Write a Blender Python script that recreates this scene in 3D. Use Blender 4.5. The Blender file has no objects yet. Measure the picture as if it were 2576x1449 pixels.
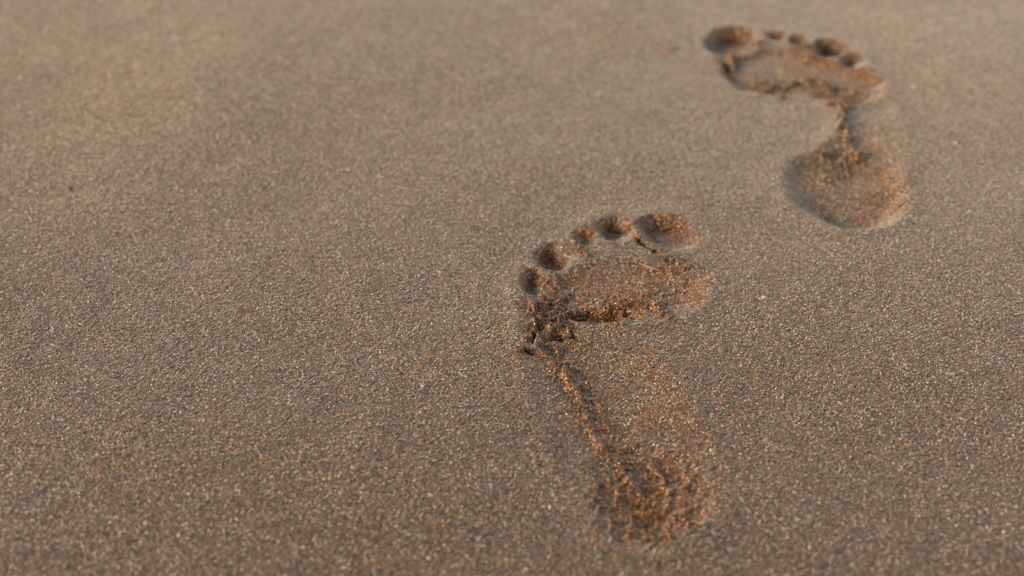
import bpy, math, random
import numpy as np
from mathutils import Vector

# ------------------------------------------------------------------ camera, light, exposure
S = bpy.context.scene
CAM_H, PITCH, LENS = 0.42, math.radians(36.0), 50.0
cam_d = bpy.data.cameras.new("camera")
cam = bpy.data.objects.new("camera", cam_d)
S.collection.objects.link(cam)
cam.location = (0, 0, CAM_H)
cam.rotation_euler = (math.pi / 2 - PITCH, 0, 0)
cam_d.lens, cam_d.sensor_width = LENS, 36.0
cam_d.clip_start, cam_d.clip_end = 0.02, 1000.0
cam_d.dof.use_dof = True
cam_d.dof.focus_distance = 0.675
cam_d.dof.aperture_fstop = 5.2
S.camera = cam

SUN_AZ = (-0.96, -0.28)          # towards the sun, on the ground plane
SUN_EL = math.radians(20)
world = bpy.data.worlds.new("World")
S.world = world
world.use_nodes = True
wn = world.node_tree
sky = wn.nodes.new("ShaderNodeTexSky")
sky.sky_type = 'NISHITA'
sky.sun_disc = False
sky.sun_elevation = SUN_EL
sky.sun_rotation = math.atan2(SUN_AZ[0], SUN_AZ[1])
sky.air_density, sky.dust_density = 1.2, 3.0
haze = wn.nodes.new("ShaderNodeHueSaturation")      # sky colour greyed towards a pale haze
haze.inputs['Saturation'].default_value = 0.35
wn.links.new(sky.outputs[0], haze.inputs['Color'])
tc = wn.nodes.new("ShaderNodeTexCoord")
sx = wn.nodes.new("ShaderNodeSeparateXYZ")
wn.links.new(tc.outputs['Generated'], sx.inputs[0])
hz = wn.nodes.new("ShaderNodeMapRange")              # added gradient: brighter low down, dimmer overhead, to shape the sand's sheen
hz.inputs[1].default_value, hz.inputs[2].default_value = 0.0, 1.0
hz.inputs[3].default_value, hz.inputs[4].default_value = 1.9, 0.35
wn.links.new(sx.outputs['Z'], hz.inputs[0])
vm = wn.nodes.new("ShaderNodeVectorMath")
vm.operation = 'SCALE'
wn.links.new(haze.outputs[0], vm.inputs[0])
wn.links.new(hz.outputs[0], vm.inputs['Scale'])
wn.links.new(vm.outputs[0], wn.nodes["Background"].inputs[0])
wn.nodes["Background"].inputs[1].default_value = 0.15
sun_d = bpy.data.lights.new("sun", 'SUN')
sun_d.energy = 1.15
sun_d.angle = math.radians(14.0)
sun_d.color = (1.0, 0.54, 0.22)
sun = bpy.data.objects.new("sun", sun_d)
S.collection.objects.link(sun)
n = math.hypot(*SUN_AZ)
sv = Vector((SUN_AZ[0] / n * math.cos(SUN_EL), SUN_AZ[1] / n * math.cos(SUN_EL), math.sin(SUN_EL)))
sun.rotation_euler = sv.to_track_quat('Z', 'Y').to_euler()

S.view_settings.view_transform = 'Standard'
S.view_settings.look = 'None'
S.view_settings.gamma = 1.0
S.view_settings.exposure = 0.62
S.render.film_transparent = False
S.cycles.use_denoising = True
S.cycles.denoising_input_passes = 'RGB_ALBEDO_NORMAL'
S.cycles.denoising_prefilter = 'ACCURATE'
S.cycles.max_bounces = 5
S.render.filter_size = 1.0

rng = np.random.default_rng(11)
random.seed(5)

# ------------------------------------------------------------------ survey: marks measured in the photograph -> metres on the sand
FPX = 2576 * LENS / 36.0
def at(x, y):
    xc, yc = (x - 1288) / FPX, (724 - y) / FPX
    dy = math.cos(PITCH) + yc * math.sin(PITCH)
    dz = -math.sin(PITCH) + yc * math.cos(PITCH)
    t = CAM_H / -dz
    return (xc * t, dy * t)
def pts(*p):
    return np.array([at(*q) for q in p])

# ------------------------------------------------------------------ noise and distance fields
def hsh(ix, iy, seed):
    h = (ix.astype(np.int64) * 374761393 + iy.astype(np.int64) * 668265263 + seed * 1442695041) & 0xffffffff
    h = ((h ^ (h >> 13)) * 1274126177) & 0xffffffff
    h = ((h ^ (h >> 16)) * 2246822519) & 0xffffffff
    return ((h ^ (h >> 15)) & 0xffffff) / float(0xffffff)
def noise(x, y, s, seed):
    x, y = x / s, y / s
    ix, iy = np.floor(x), np.floor(y)
    fx, fy = x - ix, y - iy
    fx, fy = fx * fx * (3 - 2 * fx), fy * fy * (3 - 2 * fy)
    a, b = hsh(ix, iy, seed), hsh(ix + 1, iy, seed)
    c, d = hsh(ix, iy + 1, seed), hsh(ix + 1, iy + 1, seed)
    return ((a * (1 - fx) + b * fx) * (1 - fy) + (c * (1 - fx) + d * fx) * fy) * 2 - 1
def fbm(x, y, s, seed, o=3):
    r, a = 0, 1.0
    for k in range(o):
        r = r + a * noise(x + k * 1.7 * s, y - k * 2.3 * s, s / 2 ** k, seed + k)
        a *= 0.5
    return r
def grains(x, y, s, seed):
    """height of rounded grains packed side by side (0..1)"""
    x, y = x / s, y / s
    ix, iy = np.floor(x), np.floor(y)
    best = np.full(x.shape, 9.0)
    hh = np.zeros(x.shape)
    for i in (-1, 0, 1):
        for j in (-1, 0, 1):
            cx, cy = ix + i, iy + j
            px, py = cx + hsh(cx, cy, seed), cy + hsh(cx, cy, seed + 1)
            d = (px - x) ** 2 + (py - y) ** 2
            m = d < best
            best = np.where(m, d, best)
            hh = np.where(m, hsh(cx, cy, seed + 2), hh)
    return np.clip(1 - best * 1.3, 0, 1) ** 0.5 * (0.45 + 0.55 * hh)
def sstep(t):
    t = np.clip(t, 0, 1)
    return t * t * (3 - 2 * t)
def sd_poly(x, y, P):
    d = np.full(x.shape, 1e9)
    inside = np.zeros(x.shape, bool)
    for k in range(len(P)):
        (x0, y0), (x1, y1) = P[k - 1], P[k]
        ex, ey = x1 - x0, y1 - y0
        wx, wy = x - x0, y - y0
        t = np.clip((wx * ex + wy * ey) / (ex * ex + ey * ey), 0, 1)
        d = np.minimum(d, (wx - t * ex) ** 2 + (wy - t * ey) ** 2)
        c = (y0 > y) != (y1 > y)
        if ey != 0:
            inside ^= c & (x < ex * (y - y0) / ey + x0)
    d = np.sqrt(d)
    return np.where(inside, -d, d)
def sd_line(x, y, P):
    d = np.full(x.shape, 1e9)
    for k in range(1, len(P)):
        (x0, y0), (x1, y1) = P[k - 1], P[k]
        ex, ey = x1 - x0, y1 - y0
        wx, wy = x - x0, y - y0
        t = np.clip((wx * ex + wy * ey) / (ex * ex + ey * ey), 0, 1)
        d = np.minimum(d, (wx - t * ex) ** 2 + (wy - t * ey) ** 2)
    return np.sqrt(d)
def smooth_poly(P, it=2):
    for _ in range(it):
        Q = []
        for k in range(len(P)):
            a, b = P[k], P[(k + 1) % len(P)]
            Q += [a * .75 + b * .25, a * .25 + b * .75]
        P = np.array(Q)
    return P
def oval(cx, cy, rx, ry, tilt=0.0):
    """an oval seen in the photograph, laid out on the sand"""
    c, s = math.cos(math.radians(tilt)), math.sin(math.radians(tilt))
    out = []
    for k in range(20):
        a = k * math.tau / 20
        u, v = rx * math.cos(a), ry * math.sin(a)
        out.append((cx + u * c - v * s, cy + u * s + v * c))
    return pts(*out)

MM = 0.001
# every print: dips (outline, depth mm, wall mm, weight of the orange tint), crests, cracks and the outlines of its parts
LEFT = dict(
    dips=[
        (oval(1680, 583, 78, 41, 14), (7.4, 3.0), 9, .8),
        (oval(1544, 577, 49, 31, -4), (9.0, 2.2), 8, 1.0),
        (oval(1474, 598, 31, 21, 15), (5.5, 2.0), 7, .9),
        (oval(1390, 652, 42, 34, 4), (9.0, 2.8), 7, 1.0),
        (oval(1340, 712, 34, 37, 10), (7.0, 4.0), 7, 1.0),
        (smooth_poly(pts((1404, 688), (1500, 655), (1607, 640), (1700, 650), (1765, 672), (1790, 715), (1770, 765), (1690, 800), (1560, 812),
                         (1440, 830), (1370, 850), (1322, 860), (1312, 800), (1318, 740), (1350, 700))), (1.4, 3.3), 16, .9),
        (smooth_poly(pts((1310, 800), (1440, 800), (1600, 850), (1700, 960), (1760, 1100), (1815, 1200), (1800, 1330),
                         (1640, 1400), (1520, 1350), (1440, 1200), (1390, 1080), (1340, 960))), 3.4, 44, .12),
        (smooth_poly(pts((1500, 1140), (1600, 1115), (1710, 1130), (1775, 1210), (1765, 1310), (1690, 1372), (1600, 1380), (1530, 1330), (1490, 1230))), (1.6, 4.0), 24, 1.0),
    ],
    pits=[(pts((1425, 781), (1450, 770), (1500, 772), (1560, 772), (1575, 784), (1556, 806), (1520, 812), (1480, 806), (1445, 796)), 5.2, 2.6),
          (pts((1562, 785), (1575, 772), (1590, 778), (1592, 790), (1575, 796)), 5.0, 2.0),
          (pts((1382, 842), (1392, 826), (1415, 824), (1425, 836), (1412, 852), (1392, 854)), 2.5, 2.5),
          (pts((1420, 846), (1435, 838), (1455, 838), (1450, 846), (1430, 850)), 1.8, 2),
          (pts((1340, 790), (1346, 790), (1350, 812), (1352, 850), (1346, 866), (1338, 850), (1340, 812)), 3.5, 2.0)],
    damp_sunlit=[(pts((1305, 850), (1450, 850), (1500, 940), (1590, 1090), (1640, 1150), (1500, 1180), (1440, 1060), (1385, 960)), 16, .8),
          (pts((1600, 930), (1720, 960), (1800, 1120), (1830, 1220), (1800, 1300), (1700, 1180), (1620, 1060)), 70, .42),  # orange of the sunlit right slope, painted in
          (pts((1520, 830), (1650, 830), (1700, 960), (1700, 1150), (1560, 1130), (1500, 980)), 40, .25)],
    crests=[
        (pts((1337, 800), (1350, 850), (1362, 880), (1402, 915), (1430, 950), (1447, 985), (1470, 1035), (1495, 1080)), 1.5, 2.3),
        (pts((1335, 760), (1360, 790), (1385, 822), (1378, 850)), 1.2, 1.8),
        (pts((1376, 800), (1410, 745), (1440, 728)), 0.9, 1.8),
        (pts((1495, 1095), (1530, 1140), (1548, 1165), (1572, 1190), (1594, 1212)), 1.6, 2.0),
        (pts((1535, 775), (1560, 765), (1580, 755), (1615, 757), (1645, 760), (1662, 768), (1666, 780)), 2.2, 2.8),
        (pts((1655, 770), (1680, 790), (1690, 806)), 1.1, 1.6),
        (pts((1452, 610), (1462, 626), (1473, 642)), 1.2, 1.6),
        (pts((1603, 599), (1640, 622), (1665, 632)), 1.2, 1.4),
        (pts((1660, 640), (1700, 655), (1740, 668)), 1.2, 1.5),
        (pts((1345, 697), (1385, 700), (1398, 722)), 1.2, 2.0),
        (pts((1375, 830), (1395, 818), (1420, 824)), 1.2, 2.2),
    ],
    cracks=[
        (pts((1470, 800), (1490, 806), (1510, 808)), 1.4, 3.0),
        (pts((1538, 808), (1552, 808), (1562, 804)), 1.2, 3.0),
        (pts((1320, 887), (1345, 890)), 1.0, 2.5),
        (pts((1392, 850), (1412, 846), (1440, 842)), 1.8, 4.0),
        (pts((1606, 603), (1640, 626), (1668, 637)), 1.2, 3.0),
    ],
    crumble=[(pts((1490, 1140), (1600, 1105), (1720, 1125), (1790, 1220), (1785, 1335), (1700, 1390), (1600, 1392), (1515, 1350), (1470, 1240)), 1.8, 7.5, 14),
             (pts((1420, 690), (1530, 655), (1620, 645), (1770, 680), (1780, 750), (1690, 780), (1560, 770), (1430, 790)), .7, 7.0, 14),
             (pts((1320, 690), (1400, 610), (1500, 545), (1600, 550), (1700, 545), (1755, 600), (1690, 625), (1500, 625), (1400, 690)), .35, 5.0, 10),
             (pts((1560, 1010), (1680, 1000), (1790, 1180), (1800, 1290), (1740, 1200), (1620, 1110)), .5, 7.0, 16),
             (pts((1320, 740), (1420, 735), (1450, 800), (1445, 860), (1400, 905), (1340, 890)), 2.0, 5.0, 6),
             (pts((1320, 860), (1440, 860), (1500, 960), (1580, 1090), (1640, 1140), (1560, 1190), (1470, 1120), (1400, 990)), 1.0, 4.5, 12),
             (pts((1440, 770), (1560, 760), (1680, 755), (1700, 800), (1600, 830), (1450, 825)), .7, 4.0, 5)],
    parts=[('big_toe_print', oval(1680, 583, 82, 45, 14)), ('toe_print', oval(1544, 577, 52, 34, -4)), ('toe_print', oval(1474, 598, 33, 23, 15)),
           ('toe_print', oval(1390, 652, 45, 37, 4)), ('toe_print', oval(1338, 712, 38, 38, 10)),
           ('crumbled_edge', pts((1424, 772), (1540, 760), (1590, 748), (1665, 752), (1680, 775), (1640, 790), (1585, 806), (1500, 818), (1430, 800))),
           ('ball_print', smooth_poly(pts((1404, 683), (1500, 650), (1607, 636), (1700, 645), (1770, 667), (1797, 715), (1775, 768), (1690, 803),
                                          (1560, 830), (1440, 860), (1370, 895), (1305, 892), (1303, 800), (1310, 740), (1350, 695)))),
           ('heel_print', smooth_poly(pts((1500, 1135), (1600, 1105), (1720, 1125), (1790, 1210), (1785, 1320), (1700, 1385), (1600, 1392), (1515, 1345), (1475, 1230)))),
           ('arch_print', smooth_poly(pts((1320, 860), (1440, 830), (1600, 815), (1690, 930), (1760, 1080), (1800, 1180), (1700, 1250), (1520, 1200), (1420, 1060), (1350, 950))))],
)
RIGHT = dict(
    dips=[
        (oval(1840, 97, 67, 37, -6), (10.0, 4.5), 9, 1.0),
        (oval(1952, 83, 27, 12, 12), 4.5, 6, .8),
        (oval(2006, 99, 26, 13, 8), 4.5, 6, .8),
        (oval(2087, 119, 40, 22, 8), (10.5, 5.0), 8, 1.0),
        (oval(2143, 151, 32, 18, 10), (8.0, 3.0), 8, 1.0),
        (smooth_poly(pts((1795, 150), (1829, 134), (1886, 124), (1957, 112), (2046, 140), (2123, 156), (2200, 178), (2232, 222), (2190, 250), (2134, 256),
                         (2080, 240), (2008, 228), (1924, 226), (1868, 218), (1818, 190))), (1.6, 6.0), 8, .7),
        (smooth_poly(pts((2120, 240), (2225, 225), (2255, 300), (2285, 420), (2200, 470), (2080, 420), (2110, 330))), 0.8, 30, .05),
        (smooth_poly(pts((1975, 425), (1980, 475), (2008, 520), (2062, 558), (2147, 579), (2228, 570), (2274, 533), (2284, 486), (2262, 425), (2222, 365), (2190, 318), (2150, 308),
                         (2112, 340), (2050, 372), (1998, 395))), (0.4, 8.0), 13, .62),
    ],
    damp_sunlit=[(pts((2225, 250), (2250, 300), (2290, 400), (2310, 480), (2270, 520), (2240, 440), (2190, 330)), 30, .45),  # sunlit orange of the right walls, painted in
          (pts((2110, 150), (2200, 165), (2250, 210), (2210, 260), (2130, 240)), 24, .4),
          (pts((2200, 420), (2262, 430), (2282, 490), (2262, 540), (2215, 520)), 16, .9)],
    crests=[
        (pts((2132, 250), (2121, 267), (2115, 285), (2116, 300), (2127, 318), (2133, 335), (2138, 351), (2141, 366), (2147, 385)), 3.0, 3.6),
        (pts((1975, 199), (1998, 188), (2024, 184), (2062, 192), (2090, 206), (2094, 214)), 2.4, 2.8),
        (pts((1836, 141), (1839, 152), (1840, 162)), 2.8, 2.6),
        (pts((1805, 158), (1826, 176), (1842, 184)), 1.2, 2.0),
        (pts((1990, 112), (2014, 118)), 1.4, 3.0),
        (pts((2036, 108), (2034, 130), (2044, 144)), 2.2, 4.0),
        (pts((1900, 102), (1922, 104)), 1.2, 3.5),
        (pts((2080, 258), (2097, 250), (2106, 262)), 1.2, 2.0),
        (pts((2147, 384), (2175, 380)), 1.1, 1.8),
        (pts((2145, 395), (2172, 398)), 1.1, 1.8),
        (pts((1940, 190), (1934, 212)), 1.0, 2.0),
    ],
    cracks=[
        (pts((1926, 221), (1950, 222), (1980, 224), (2006, 224)), 2.6, 7.0),
        (pts((2137, 258), (2155, 248), (2178, 245)), 1.6, 3.5),
        (pts((1830, 150), (1832, 162)), 2.0, 5.0),
        (pts((2026, 104), (2027, 114)), 1.8, 3.0),
    ],
    crumble=[(pts((1990, 380), (2060, 355), (2150, 370), (2170, 430), (2100, 450), (1990, 430)), 1.5, 4.5, 10),
             (pts((1850, 170), (2000, 180), (2180, 200), (2160, 245), (2000, 225), (1880, 210)), 1.5, 6.0, 10)],
    parts=[('big_toe_print', oval(1840, 97, 70, 40, -6)), ('toe_print', oval(1952, 83, 29, 14, 12)), ('toe_print', oval(2006, 99, 28, 15, 8)),
           ('toe_print', oval(2087, 119, 42, 24, 8)), ('toe_print', oval(2143, 151, 34, 20, 10)),
           ('ball_print', smooth_poly(pts((1788, 150), (1829, 129), (1886, 119), (1957, 108), (2046, 135), (2123, 150), (2210, 175), (2245, 222), (2200, 254), (2134, 262),
                                          (2080, 248), (2008, 233), (1924, 231), (1862, 223), (1810, 193)))),
           ('heel_print', smooth_poly(pts((1968, 425), (1973, 475), (2002, 523), (2060, 562), (2147, 584), (2232, 575), (2281, 537), (2292, 486), (2270, 420), (2200, 372),
                                          (2110, 360), (2015, 375)))),
           ('arch_print', smooth_poly(pts((2095, 240), (2225, 225), (2260, 300), (2290, 400), (2200, 420), (2080, 400), (2098, 330), (2098, 285))))],
)

def box_of(P, pad):
    return P[:, 0].min() - pad, P[:, 0].max() + pad, P[:, 1].min() - pad, P[:, 1].max() + pad
def local(X, Y, P, pad, fn):
    """evaluate fn only where the outline can reach; returns (slices, values)"""
    x0, x1, y0, y1 = box_of(P, pad)
    i0, i1 = np.searchsorted(xs, x0), np.searchsorted(xs, x1)
    j0, j1 = np.searchsorted(ys, y0), np.searchsorted(ys, y1)
    sl = (slice(j0, j1), slice(i0, i1))
    return sl, fn(X[sl], Y[sl])

# ------------------------------------------------------------------ the sand as one height field
STEP = 0.00052
def axis(a, b):
    fine = np.arange(a, b, STEP)
    out, d, v = [], STEP, 0.0
    while v < 150:
        d *= 1.16
        v += d
        out.append(v)
    out = np.array(out)
    return np.concatenate([(a - out)[::-1], fine, fine[-1] + out])
xs = axis(-0.385, 0.385)
ys = axis(0.365, 0.955)
X, Y = np.meshgrid(xs, ys)
fine = sstep((0.60 - np.maximum(np.abs(X) * 1.2, np.abs(Y - 0.66))) / 0.15)
Z = np.zeros(X.shape)
Z += 0.0022 * fbm(X, Y, 0.16, 3, 2) + 0.0003 * fbm(X, Y, 0.035, 9, 2)
WX = X + 0.0016 * noise(X, Y, 0.011, 21) + 0.0009 * noise(X, Y, 0.0065, 25) + 0.0006 * noise(X, Y, 0.004, 22)
WY = Y + 0.0016 * noise(X, Y, 0.011, 23) + 0.0009 * noise(X, Y, 0.0065, 26) + 0.0006 * noise(X, Y, 0.004, 24)

CX = WX + 0.0013 * noise(X, Y, 0.0042, 27)
CY = WY + 0.0013 * noise(X, Y, 0.0042, 28)
PRESSED_LIT = np.zeros(X.shape)        # tint weight: broken sand, and the painted orange of its sunlit walls
def press(pr, depth_scale=1.0):
    D = np.zeros(X.shape)
    for P, depth, wall, rough in pr['dips']:  # rough: weight of the orange tint, partly painted sunlight
        w = wall * MM
        sl, sd = local(WX, WY, P, 0.045, lambda a, b: sd_poly(a, b, P))
        t = sstep(-sd / w * 0.85 + 0.18)
        if isinstance(depth, tuple):             # the floor slopes: depth at the far edge, depth at the near edge
            x0, x1, y0, y1 = box_of(P, 0)
            u = np.clip((y1 - Y[sl]) / (y1 - y0), 0, 1)
            rough = rough * (1 - .65 * u if depth[0] > depth[1] else .5 + .5 * np.clip(u * 2.2, 0, 1))  # far toe walls get the stronger tint: their warm tone is painted
            depth = depth[0] + (depth[1] - depth[0]) * u
        D[sl] = np.maximum(D[sl], t * depth * MM)
        PRESSED_LIT[sl] = np.maximum(PRESSED_LIT[sl], rough * np.clip(.9 + .45 * noise(X[sl], Y[sl], .018, 85), 0, 1) * sstep(-sd / (.006 + 0 * sd) + .5 + .9 * noise(X[sl], Y[sl], .005, 81)))
        # sand squeezed up around the edge
        Z[sl] += 0.00045 * np.exp(-((sd - 0.004) / 0.005) ** 2)
    for P, edge, amt in pr['damp_sunlit']:  # damp outer edge, and orange of sunlit walls put into the colour
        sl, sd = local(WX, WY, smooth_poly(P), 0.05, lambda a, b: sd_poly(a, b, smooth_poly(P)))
        PRESSED_LIT[sl] = np.maximum(PRESSED_LIT[sl], amt * sstep(-sd / (edge * MM) + .5 + .5 * noise(X[sl], Y[sl], .006, 83)))
    Z[:] -= D * depth_scale
    for P, depth, wall in pr.get('pits', ()):
        P = smooth_poly(P, 1)
        sl, sd = local(WX, WY, P, 0.02, lambda a, b: sd_poly(a, b, P))
        Z[sl] -= depth * MM * sstep(-sd / (wall * MM) + .3) * (1 + .4 * noise(X[sl], Y[sl], .003, 77))
    for item in pr['crumble']:
        P, amp, sc, edge = item
        P = smooth_poly(P)
        sl, sd = local(X, Y, P, 0.02, lambda a, b: sd_poly(a, b, P))
        m = sstep(-sd / (edge * MM) + 0.4)
        s = sc * MM
        n1 = noise(WX[sl], WY[sl], s, 61)
        n2 = noise(WX[sl] + .3, WY[sl], s * .55, 62)
        ridge = np.clip(1 - np.abs(n1) * 4.2, 0, 1) + .6 * np.clip(1 - np.abs(n2) * 3.6, 0, 1)
        lump = np.clip(noise(X[sl], Y[sl], s * .45, 63), 0, 1)
        gate = sstep(noise(X[sl], Y[sl], s * 2.2, 64) * 1.2 + .95)
        Z[sl] += m * gate * (ridge * .8 + lump * .45 - .15) * amp * MM
    for P, hgt, w in pr['crests']:
        sl, d = local(CX, CY, P, 0.02, lambda a, b: sd_line(a, b, P))
        w2 = w * MM * (1 + .45 * noise(X[sl], Y[sl], 0.0035, 71))
        Z[sl] += hgt * MM * np.clip(1 - d / (w2 * 1.25), 0, 1) ** .8 * (.35 + 1.0 * np.clip(.45 + 1.3 * noise(X[sl], Y[sl], 0.0028, 72), 0, 1.4))
    for P, w, dep in pr['cracks']:
        sl, d = local(WX, WY, P, 0.02, lambda a, b: sd_line(a, b, P))
        w2 = w * MM * (1 + .35 * noise(X[sl], Y[sl], 0.003, 73))
        Z[sl] -= dep * MM * sstep(1.4 - d / w2)
press(LEFT)
press(RIGHT)
# faint scratches on the open sand
for P, w, dep in [(pts((2484, 262), (2510, 250), (2532, 235), (2552, 222)), 2.0, .10), (pts((2318, 358), (2380, 350), (2404, 336)), 1.6, .10),
                  (pts((2440, 880), (2448, 960), (2456, 1030)), 2.5, .12), (pts((2452, 1040), (2462, 1120), (2470, 1170)), 2.5, .12)]:
    sl, d = local(WX, WY, P, 0.02, lambda a, b: sd_line(a, b, P))
    Z[sl] -= dep * MM * sstep(1.5 - d / (w * MM)); Z[sl] += .4 * dep * MM * np.exp(-((d - 2 * w * MM) / (w * MM)) ** 2)
# the grain of the sand itself
Z += fine * (0.00022 * grains(X, Y, 0.00105, 31) + 0.00008 * noise(X, Y, 0.0021, 33) + 0.00012 * rng.standard_normal(X.shape))

# normals of the whole field, so neighbouring pieces shade as one surface
gy, gx = np.gradient(Z, ys, xs)
N = np.stack([-gx, -gy, np.ones_like(Z)], -1)
N /= np.linalg.norm(N, axis=-1, keepdims=True)
NX, NY = len(xs), len(ys)
V = np.stack([X, Y, Z], -1).reshape(-1, 3)
N = N.reshape(-1, 3)
idx = np.arange(NX * NY).reshape(NY, NX)
F = np.stack([idx[:-1, :-1], idx[:-1, 1:], idx[1:, 1:], idx[1:, :-1]], -1).reshape(-1, 4)
PR = PRESSED_LIT.reshape(-1)
wc = at(120, 170)
WARM = (np.exp(-(((X - wc[0]) / .16) ** 2 + ((Y - wc[1]) / .16) ** 2)) * (1 + .4 * noise(X, Y, .03, 90))).reshape(-1)
owner = np.zeros((NY - 1, NX - 1), np.int32)
FX = .5 * (X[:-1, :-1] + X[1:, 1:]); FY = .5 * (Y[:-1, :-1] + Y[1:, 1:])

# ------------------------------------------------------------------ materials
def new_mat(name):
    m = bpy.data.materials.new(name)
    m.use_nodes = True
    nt = m.node_tree
    return m, nt, nt.nodes["Principled BSDF"]
def ramp(nt, stops, interp='LINEAR'):
    r = nt.nodes.new("ShaderNodeValToRGB")
    r.color_ramp.interpolation = interp
    e = r.color_ramp.elements
    while len(e) < len(stops):
        e.new(0.5)
    for k, (p, c) in enumerate(stops):
        e[k].position = p
        e[k].color = (*c, 1)
    return r
def sand_material(name, gain=1.0):
    m, nt, b = new_mat(name)
    L = nt.links.new
    geo = nt.nodes.new("ShaderNodeNewGeometry")
    def vor(scale, feat='F1'):
        v = nt.nodes.new("ShaderNodeTexVoronoi")
        v.feature = feat
        v.inputs['Scale'].default_value = scale
        L(geo.outputs['Position'], v.inputs['Vector'])
        return v
    v1, v2 = vor(1800), vor(1250)
    g = gain
    pal = [(0.00, (.004, .006, .008)), (0.27, (.030, .022, .016)), (0.42, (.09, .052, .030)), (0.54, (.18, .105, .058)),
           (0.67, (.34, .20, .115)), (0.77, (.52, .19, .05)), (0.84, (.50, .33, .22)), (0.92, (.80, .62, .45)), (0.970, (1.3, 1.3, 1.7))]  # last stop: white grains, also painting in the sun glints
    pal = [(p, tuple(min(.95, q * g * t) for q, t in zip(c, (1.08, .93, .56)))) for p, c in pal]
    sep1 = nt.nodes.new("ShaderNodeSeparateColor"); L(v1.outputs['Color'], sep1.inputs[0])
    sep2 = nt.nodes.new("ShaderNodeSeparateColor"); L(v2.outputs['Color'], sep2.inputs[0])
    r1 = ramp(nt, pal, 'CONSTANT'); L(sep1.outputs[0], r1.inputs[0])
    r2 = ramp(nt, pal, 'CONSTANT'); L(sep2.outputs[0], r2.inputs[0])
    mix = nt.nodes.new("ShaderNodeMix"); mix.data_type = 'RGBA'
    mix.inputs[0].default_value = 0.06
    L(r1.outputs[0], mix.inputs[6]); L(r2.outputs[0], mix.inputs[7])
    # broad drifts of slightly different sand
    nz = nt.nodes.new("ShaderNodeTexNoise")
    nz.inputs['Scale'].default_value = 9; nz.inputs['Detail'].default_value = 4
    L(geo.outputs['Position'], nz.inputs['Vector'])
    tint = ramp(nt, [(0.30, (.94, .95, .97)), (0.70, (1.06, 1.03, .99))]); L(nz.outputs[0], tint.inputs[0])
    mul = nt.nodes.new("ShaderNodeMix"); mul.data_type = 'RGBA'; mul.blend_type = 'MULTIPLY'
    mul.inputs[0].default_value = 1.0
    L(mix.outputs[2], mul.inputs[6]); L(tint.outputs[0], mul.inputs[7])
    # damp broken sand, plus the walls' sunlit orange put into the colour
    at_ = nt.nodes.new("ShaderNodeAttribute"); at_.attribute_name = 'pressed_lit'
    damp_sunlit = nt.nodes.new("ShaderNodeMix"); damp_sunlit.data_type = 'RGBA'; damp_sunlit.blend_type = 'MULTIPLY'
    damp_sunlit.inputs[7].default_value = (1.42, 1.06, .58, 1)
    L(at_.outputs['Fac'], damp_sunlit.inputs[0])
    aw = nt.nodes.new("ShaderNodeAttribute"); aw.attribute_name = 'warm'      # a drift of redder, drier sand
    wm = nt.nodes.new("ShaderNodeMix"); wm.data_type = 'RGBA'; wm.blend_type = 'MULTIPLY'
    wm.inputs[7].default_value = (1.45, 1.32, 1.2, 1)
    L(aw.outputs['Fac'], wm.inputs[0]); L(mul.outputs[2], wm.inputs[6])
    L(wm.outputs[2], damp_sunlit.inputs[6]); L(damp_sunlit.outputs[2], b.inputs['Base Color'])
    rr = ramp(nt, [(0.0, (.75,) * 3), (0.60, (.50,) * 3), (0.80, (.22,) * 3), (1.0, (.10,) * 3)]); L(sep1.outputs[1], rr.inputs[0])
    L(rr.outputs[0], b.inputs['Roughness'])
    b.inputs['IOR'].default_value = 1.5
    b.inputs['Specular IOR Level'].default_value = 0.4
    # the thin film of water that lies over damp sand
    b.inputs['Coat Weight'].default_value = 0.5
    b.inputs['Coat Roughness'].default_value = 0.38
    b.inputs['Coat IOR'].default_value = 1.4
    b.inputs['Coat Tint'].default_value = (1, 1, 1, 1)
    b.inputs['Sheen Weight'].default_value = 0.66
    b.inputs['Sheen Roughness'].default_value = 0.32
    b.inputs['Sheen Tint'].default_value = (1.0, .90, .70, 1)
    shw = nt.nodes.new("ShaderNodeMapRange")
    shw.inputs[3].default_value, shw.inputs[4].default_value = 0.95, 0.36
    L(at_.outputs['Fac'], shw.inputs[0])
    gr = nt.nodes.new("ShaderNodeMapRange")          # some grains are matt, some pale and frosted
    gr.inputs[3].default_value, gr.inputs[4].default_value = 0.08, 1.8
    L(sep1.outputs[2], gr.inputs[0])
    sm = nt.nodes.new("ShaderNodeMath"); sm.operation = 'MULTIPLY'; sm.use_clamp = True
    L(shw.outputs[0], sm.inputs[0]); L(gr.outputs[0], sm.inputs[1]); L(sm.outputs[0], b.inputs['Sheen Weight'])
    # each grain is a small dome, tilted its own way
    mr = nt.nodes.new("ShaderNodeMath"); mr.operation = 'MULTIPLY'; mr.inputs[1].default_value = -1.0
    L(v1.outputs['Distance'], mr.inputs[0])
    ad = nt.nodes.new("ShaderNodeMath"); ad.operation = 'MULTIPLY_ADD'; ad.inputs[1].default_value = 0.9
    L(sep1.outputs[2], ad.inputs[0]); L(mr.outputs[0], ad.inputs[2])
    bp = nt.nodes.new("ShaderNodeBump")
    bp.inputs['Strength'].default_value = 1.0
    bp.inputs['Distance'].default_value = 0.0008
    L(ad.outputs[0], bp.inputs['Height'])
    L(bp.outputs[0], b.inputs['Normal'])
    return m
SAND = sand_material("sand", 0.66)
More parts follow.
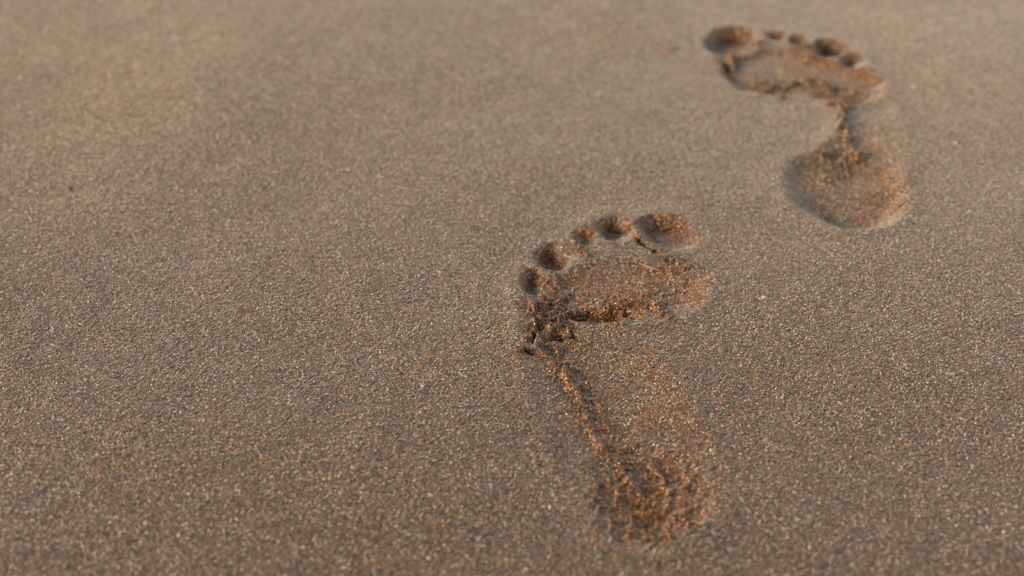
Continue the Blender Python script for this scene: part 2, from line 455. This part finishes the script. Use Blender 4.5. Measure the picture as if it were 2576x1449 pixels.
def plain(name, col, rough, bump=0.0, scale=400, spec=.5, vary=.25):
    m, nt, b = new_mat(name)
    L = nt.links.new
    geo = nt.nodes.new("ShaderNodeNewGeometry")
    nz = nt.nodes.new("ShaderNodeTexNoise"); nz.inputs['Scale'].default_value = scale; nz.inputs['Detail'].default_value = 3
    L(geo.outputs['Position'], nz.inputs['Vector'])
    r = ramp(nt, [(.3, tuple(c * (1 - vary) for c in col)), (.7, tuple(min(1, c * (1 + vary)) for c in col))]); L(nz.outputs[0], r.inputs[0])
    L(r.outputs[0], b.inputs['Base Color'])
    b.inputs['Roughness'].default_value = rough
    b.inputs['Specular IOR Level'].default_value = spec
    if bump:
        bp = nt.nodes.new("ShaderNodeBump"); bp.inputs['Distance'].default_value = bump; bp.inputs['Strength'].default_value = .6
        L(nz.outputs[0], bp.inputs['Height']); L(bp.outputs[0], b.inputs['Normal'])
    return m
M_PEBBLE = plain("smooth_pebble", (.13, .095, .062), .6, .0004, 900)
M_FIBRE = plain("plant_fibre", (.42, .20, .07), .6)
M_RED = plain("orange_shell", (.30, .15, .07), .5)
M_DARK = plain("dark_stone", (.045, .035, .028), .5, .0001)
M_WHITE = plain("white_shell", (.40, .33, .28), .4)
M_BROWN = plain("brown_husk", (.26, .15, .075), .6)

# ------------------------------------------------------------------ building helpers
def link(o, parent=None):
    S.collection.objects.link(o)
    if parent: o.parent = parent
    return o
def tag(o, label=None, cat=None, group=None, kind=None):
    for k, v in (('label', label), ('category', cat), ('group', group), ('kind', kind)):
        if v: o[k] = v
    return o
def grid_piece(name, faces, origin, mat, parent=None):
    used, inv = np.unique(faces.ravel(), return_inverse=True)
    v = (V[used] - np.array(origin)).astype(np.float32)
    me = bpy.data.meshes.new(name)
    nf = len(faces)
    me.vertices.add(len(v)); me.vertices.foreach_set('co', v.ravel())
    me.loops.add(nf * 4); me.loops.foreach_set('vertex_index', inv.astype(np.int32).ravel())
    me.polygons.add(nf)
    me.polygons.foreach_set('loop_start', np.arange(0, nf * 4, 4, dtype=np.int32))
    me.update(calc_edges=True)
    me.polygons.foreach_set('use_smooth', np.ones(nf, bool))
    me.normals_split_custom_set_from_vertices(N[used].astype(np.float32))
    at_ = me.attributes.new('pressed_lit', 'FLOAT', 'POINT')
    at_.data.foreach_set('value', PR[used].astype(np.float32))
    at_ = me.attributes.new('warm', 'FLOAT', 'POINT')
    at_.data.foreach_set('value', WARM[used].astype(np.float32))
    me.materials.append(mat)
    return link(bpy.data.objects.new(name, me), parent)

# ------------------------------------------------------------------ the beach and the two prints pressed into it
names = []
prints = []
for k, (pr, lab) in enumerate([(LEFT, 'near left footprint of a bare foot with a crumbled heel and broken crust'),
                               (RIGHT, 'far right footprint of a bare foot with a smooth round heel hollow')]):
    cen = pr['parts'][-1][1].mean(axis=0)
    e = bpy.data.objects.new('footprint', None)
    link(e); e.location = (cen[0], cen[1], 0); e.empty_display_size = .02
    tag(e, lab, 'footprint', 'bare footprints walking away across the sand')
    for nm, P in pr['parts']:
        names.append((nm, e, (cen[0], cen[1], 0)))
        pid = len(names)
        def f(a, b, P=P): return sd_poly(a, b, P)
        x0, x1, y0, y1 = box_of(P, .004)
        i0, i1, j0, j1 = np.searchsorted(xs, x0), np.searchsorted(xs, x1), np.searchsorted(ys, y0), np.searchsorted(ys, y1)
        sl = (slice(j0, j1), slice(i0, i1))
        sd = f(WX[sl], WY[sl])
        o = owner[sl]
        o[(sd < 0) & (o == 0)] = pid
owner = owner.ravel()
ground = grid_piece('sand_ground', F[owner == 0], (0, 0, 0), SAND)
tag(ground, kind='structure')
for k, (nm, e, org) in enumerate(names):
    sel = F[owner == k + 1]
    if len(sel):
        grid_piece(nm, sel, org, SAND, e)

# ------------------------------------------------------------------ small things lying on the sand
def zat(x, y):
    i = min(max(np.searchsorted(xs, x), 0), NX - 1); j = min(max(np.searchsorted(ys, y), 0), NY - 1)
    return float(Z[max(j - 2, 0):j + 3, max(i - 2, 0):i + 3].mean())
def ico(level):
    import bmesh
    bm = bmesh.new()
    bmesh.ops.create_icosphere(bm, subdivisions=level, radius=1)
    v = np.array([q.co[:] for q in bm.verts]); f = [[q.index for q in fc.verts] for fc in bm.faces]
    bm.free()
    return v, np.array(f)
ICO = {k: ico(k) for k in (1, 2, 3, 4)}
def lump(level, size, seed, rough=.25, bend=0.0):
    v, f = ICO[level]
    r = np.random.default_rng(seed)
    k = np.ones(len(v))
    for s in range(7):
        d = r.normal(size=3); d /= np.linalg.norm(d)
        k += rough * r.uniform(-.5, .6) * np.clip(v @ d, 0, 1) ** 3
    fr = rough * .6
    for s in range(3):
        w = r.normal(size=3) * (4 + 3 * s)
        k += fr * .35 * np.sin(v @ w + r.uniform(0, 6))
        fr *= .7
    q = v * k[:, None] * np.array(size)
    if bend:
        q[:, 1] += bend * (q[:, 0] / size[0]) ** 2
    return q, f
def mesh_obj(name, v, f, mat, loc, rz=0.0, parent=None, tilt=(0, 0)):
    me = bpy.data.meshes.new(name)
    me.from_pydata([tuple(map(float, q)) for q in v], [], [list(map(int, q)) for q in f])
    for p in me.polygons: p.use_smooth = True
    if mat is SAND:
        at_ = me.attributes.new('pressed_lit', 'FLOAT', 'POINT')
        at_.data.foreach_set('value', np.full(len(v), .9, np.float32))  # clods and crumbs carry the same painted orange
    me.materials.append(mat)
    o = link(bpy.data.objects.new(name, me), parent)
    o.location = loc; o.rotation_euler = (tilt[0], tilt[1], rz)
    return o
def on_sand(px, py, lift=0.0):
    x, y = at(px, py)
    z = zat(x, y)
    # a mark seen at this pixel lies a little nearer when the sand is lower there
    s = 1 - z / CAM_H
    x, y = x * s, y * s
    return (x, y, zat(x, y) + lift)

v, f = lump(4, (.0072, .0036, .0010), 4, .2)
tag(mesh_obj('flat_pebble', v, f, M_PEBBLE, on_sand(1645, 652, .0001), math.radians(8), tilt=(math.radians(16), 0)),
    'smooth flat grey pebble half buried just below the big toe mark', 'pebble')
v, f = lump(4, (.0025, .0024, .0026), 8, .16)
tag(mesh_obj('sand_pellet', v, f, SAND, on_sand(1305, 884, .0014)),
    'small round orange lit pellet of sand left of the arch', 'sand pellet')
v, f = lump(4, (.0030, .0022, .0016), 12, .3)
tag(mesh_obj('sand_clod', v, f, SAND, on_sand(1325, 850, .0008), .3),
    'low pale clod of sand beside the dark crack at the outer edge', 'sand clod')
v, f = lump(4, (.0056, .0022, .0024), 21, .3, .0022)
tag(mesh_obj('crescent_clod', v, f, SAND, on_sand(1459, 812, .0010), math.radians(-14)),
    'curved golden clod of sand lying under the broken crust of the ball mark', 'sand clod')
v, f = lump(4, (.0022, .0018, .0020), 31, .3)
tag(mesh_obj('sand_clod', v, f, SAND, on_sand(1838, 158, .0016), .3),
    'upright lump of sand at the inner edge below the far big toe mark', 'sand clod')
v, f = lump(3, (.0019, .0016, .0013), 35, .3)
tag(mesh_obj('dark_pebble', v, f, M_DARK, on_sand(1968, 249, .0005)),
    'tiny dark stone alone on smooth sand below the far ball mark', 'pebble')
v, f = lump(3, (.0009, .0013, .0008), 36, .3)
tag(mesh_obj('dark_pebble', v, f, M_DARK, on_sand(177, 474, .0003)),
    'tiny dark stone alone on open sand by the left edge', 'pebble')
v, f = lump(3, (.0040, .0015, .0008), 37, .35)
tag(mesh_obj('shell_flake', v, f, M_RED, on_sand(1529, 115, .0003), math.radians(-22)),
    'small orange flake of shell on open sand left of the far toes', 'shell flake')
v, f = lump(3, (.0011, .0011, .0016), 39, .3)
tag(mesh_obj('white_shell_chip', v, f, M_WHITE, on_sand(1270, 6, .0010)),
    'pale shell chip sticking up at the top edge of the photo', 'shell chip')
v, f = lump(3, (.0009, .0007, .0007), 43, .25)
tag(mesh_obj('yellow_grain', v, f, plain("yellow_grain", (.6, .45, .2), .35), on_sand(2404, 362, .0005)),
    'single large pale yellow grain right of the far heel', 'sand grain')

def tube(name, P, rad, mat, label, cat, lift=.0004, seg=8):
    P = [np.array(on_sand(*q, lift)) for q in P]
    # resample
    Q = []
    for k in range(len(P) - 1):
        for t in np.linspace(0, 1, 6, endpoint=False):
            q = P[k] * (1 - t) + P[k + 1] * t
            q[2] = max(q[2], zat(q[0], q[1]) + lift)
            Q.append(q)
    Q.append(P[-1]); Q = np.array(Q)
    for _ in range(2):
        Q[1:-1] = (Q[:-2] + 2 * Q[1:-1] + Q[2:]) / 4
    v, f = [], []
    o = Q[0].copy()
    for k, q in enumerate(Q):
        t = Q[min(k + 1, len(Q) - 1)] - Q[max(k - 1, 0)]
        t /= np.linalg.norm(t)
        a = np.cross(t, (0, 0, 1)); a /= np.linalg.norm(a); b = np.cross(a, t)
        r = rad * (0.35 + .65 * math.sin(math.pi * (k + .6) / (len(Q) + .2)) ** .5)
        for s in range(seg):
            an = math.tau * s / seg
            v.append(q - o + r * (a * math.cos(an) + b * math.sin(an)))
    for k in range(len(Q) - 1):
        for s in range(seg):
            f.append([k * seg + s, k * seg + (s + 1) % seg, (k + 1) * seg + (s + 1) % seg, (k + 1) * seg + s])
    f.append(list(range(seg))[::-1]); f.append([(len(Q) - 1) * seg + s for s in range(seg)])
    me = bpy.data.meshes.new(name)
    me.from_pydata([tuple(map(float, q)) for q in v], [], f)
    for p in me.polygons: p.use_smooth = True
    me.materials.append(mat)
    ob = link(bpy.data.objects.new(name, me)); ob.location = o
    return tag(ob, label, cat)
tube('plant_fibre', [(1606, 663), (1622, 670), (1642, 680), (1661, 684)], .00028, M_FIBRE,
     'thin orange plant fibre lying just below the flat grey pebble', 'plant fibre')
tube('plant_fibre', [(1650, 580), (1680, 577), (1712, 571)], .00022, M_FIBRE,
     'thin pale fibre lying across the near big toe mark', 'plant fibre')
tube('curved_husk', [(1640, 103), (1650, 117), (1669, 126), (1690, 126), (1711, 119)], .0006, M_BROWN,
     'thin curved brown husk on open sand left of the far big toe', 'husk')

# loose crumbs thrown up along the broken edges: far too many and too small to count
def crumbs(name, pr, regions, label, seed):
    r = np.random.default_rng(seed)
    VV, FF, base = [], [], 0
    for P, count, smin, smax in regions:
        x0, x1, y0, y1 = box_of(P, 0)
        line = len(P) and P
        for _ in range(count):
            k = r.integers(0, len(P) - 1)
            t = r.uniform()
            c = P[k] * (1 - t) + P[k + 1] * t + r.normal(size=2) * .0016
            s = r.uniform(smin, smax) ** 1.0 * MM * .5
            v, f = lump(2, (s * r.uniform(.8, 1.3), s * r.uniform(.8, 1.3), s * r.uniform(.7, 1.0)), int(r.integers(1e6)), .35)
            z = zat(c[0], c[1]) + s * .35
            VV.append(v + np.array([c[0], c[1], z])); FF.append(f + base); base += len(v)
    v = np.concatenate(VV); f = np.concatenate(FF)
    o0 = v.mean(axis=0); o0[2] = 0
    return tag(mesh_obj(name, v - o0, f, SAND, tuple(o0)), label, 'sand crumbs', None, 'stuff')
reg = [(c[0], 16, .8, 1.9) for c in LEFT['crests']]
heel = LEFT['crumble'][0][0]
hc = heel.mean(axis=0)
for k in range(14):
    a = rng.uniform(0, math.tau); rad = math.sqrt(rng.uniform()) * .8
    p = hc + (heel[rng.integers(len(heel))] - hc) * rad
    reg.append((np.array([p, p + rng.normal(size=2) * .006, p + rng.normal(size=2) * .009]), 3, 1.0, 2.0))
crumbs('sand_crumbs', LEFT, reg, 'loose crumbs of sand thrown up along the ridges of the near footprint', 7)
reg = [(c[0], 18, 1.2, 2.6) for c in RIGHT['crests']]
crumbs('sand_crumbs', RIGHT, reg, 'loose crumbs of sand along the ridges of the far footprint', 8)
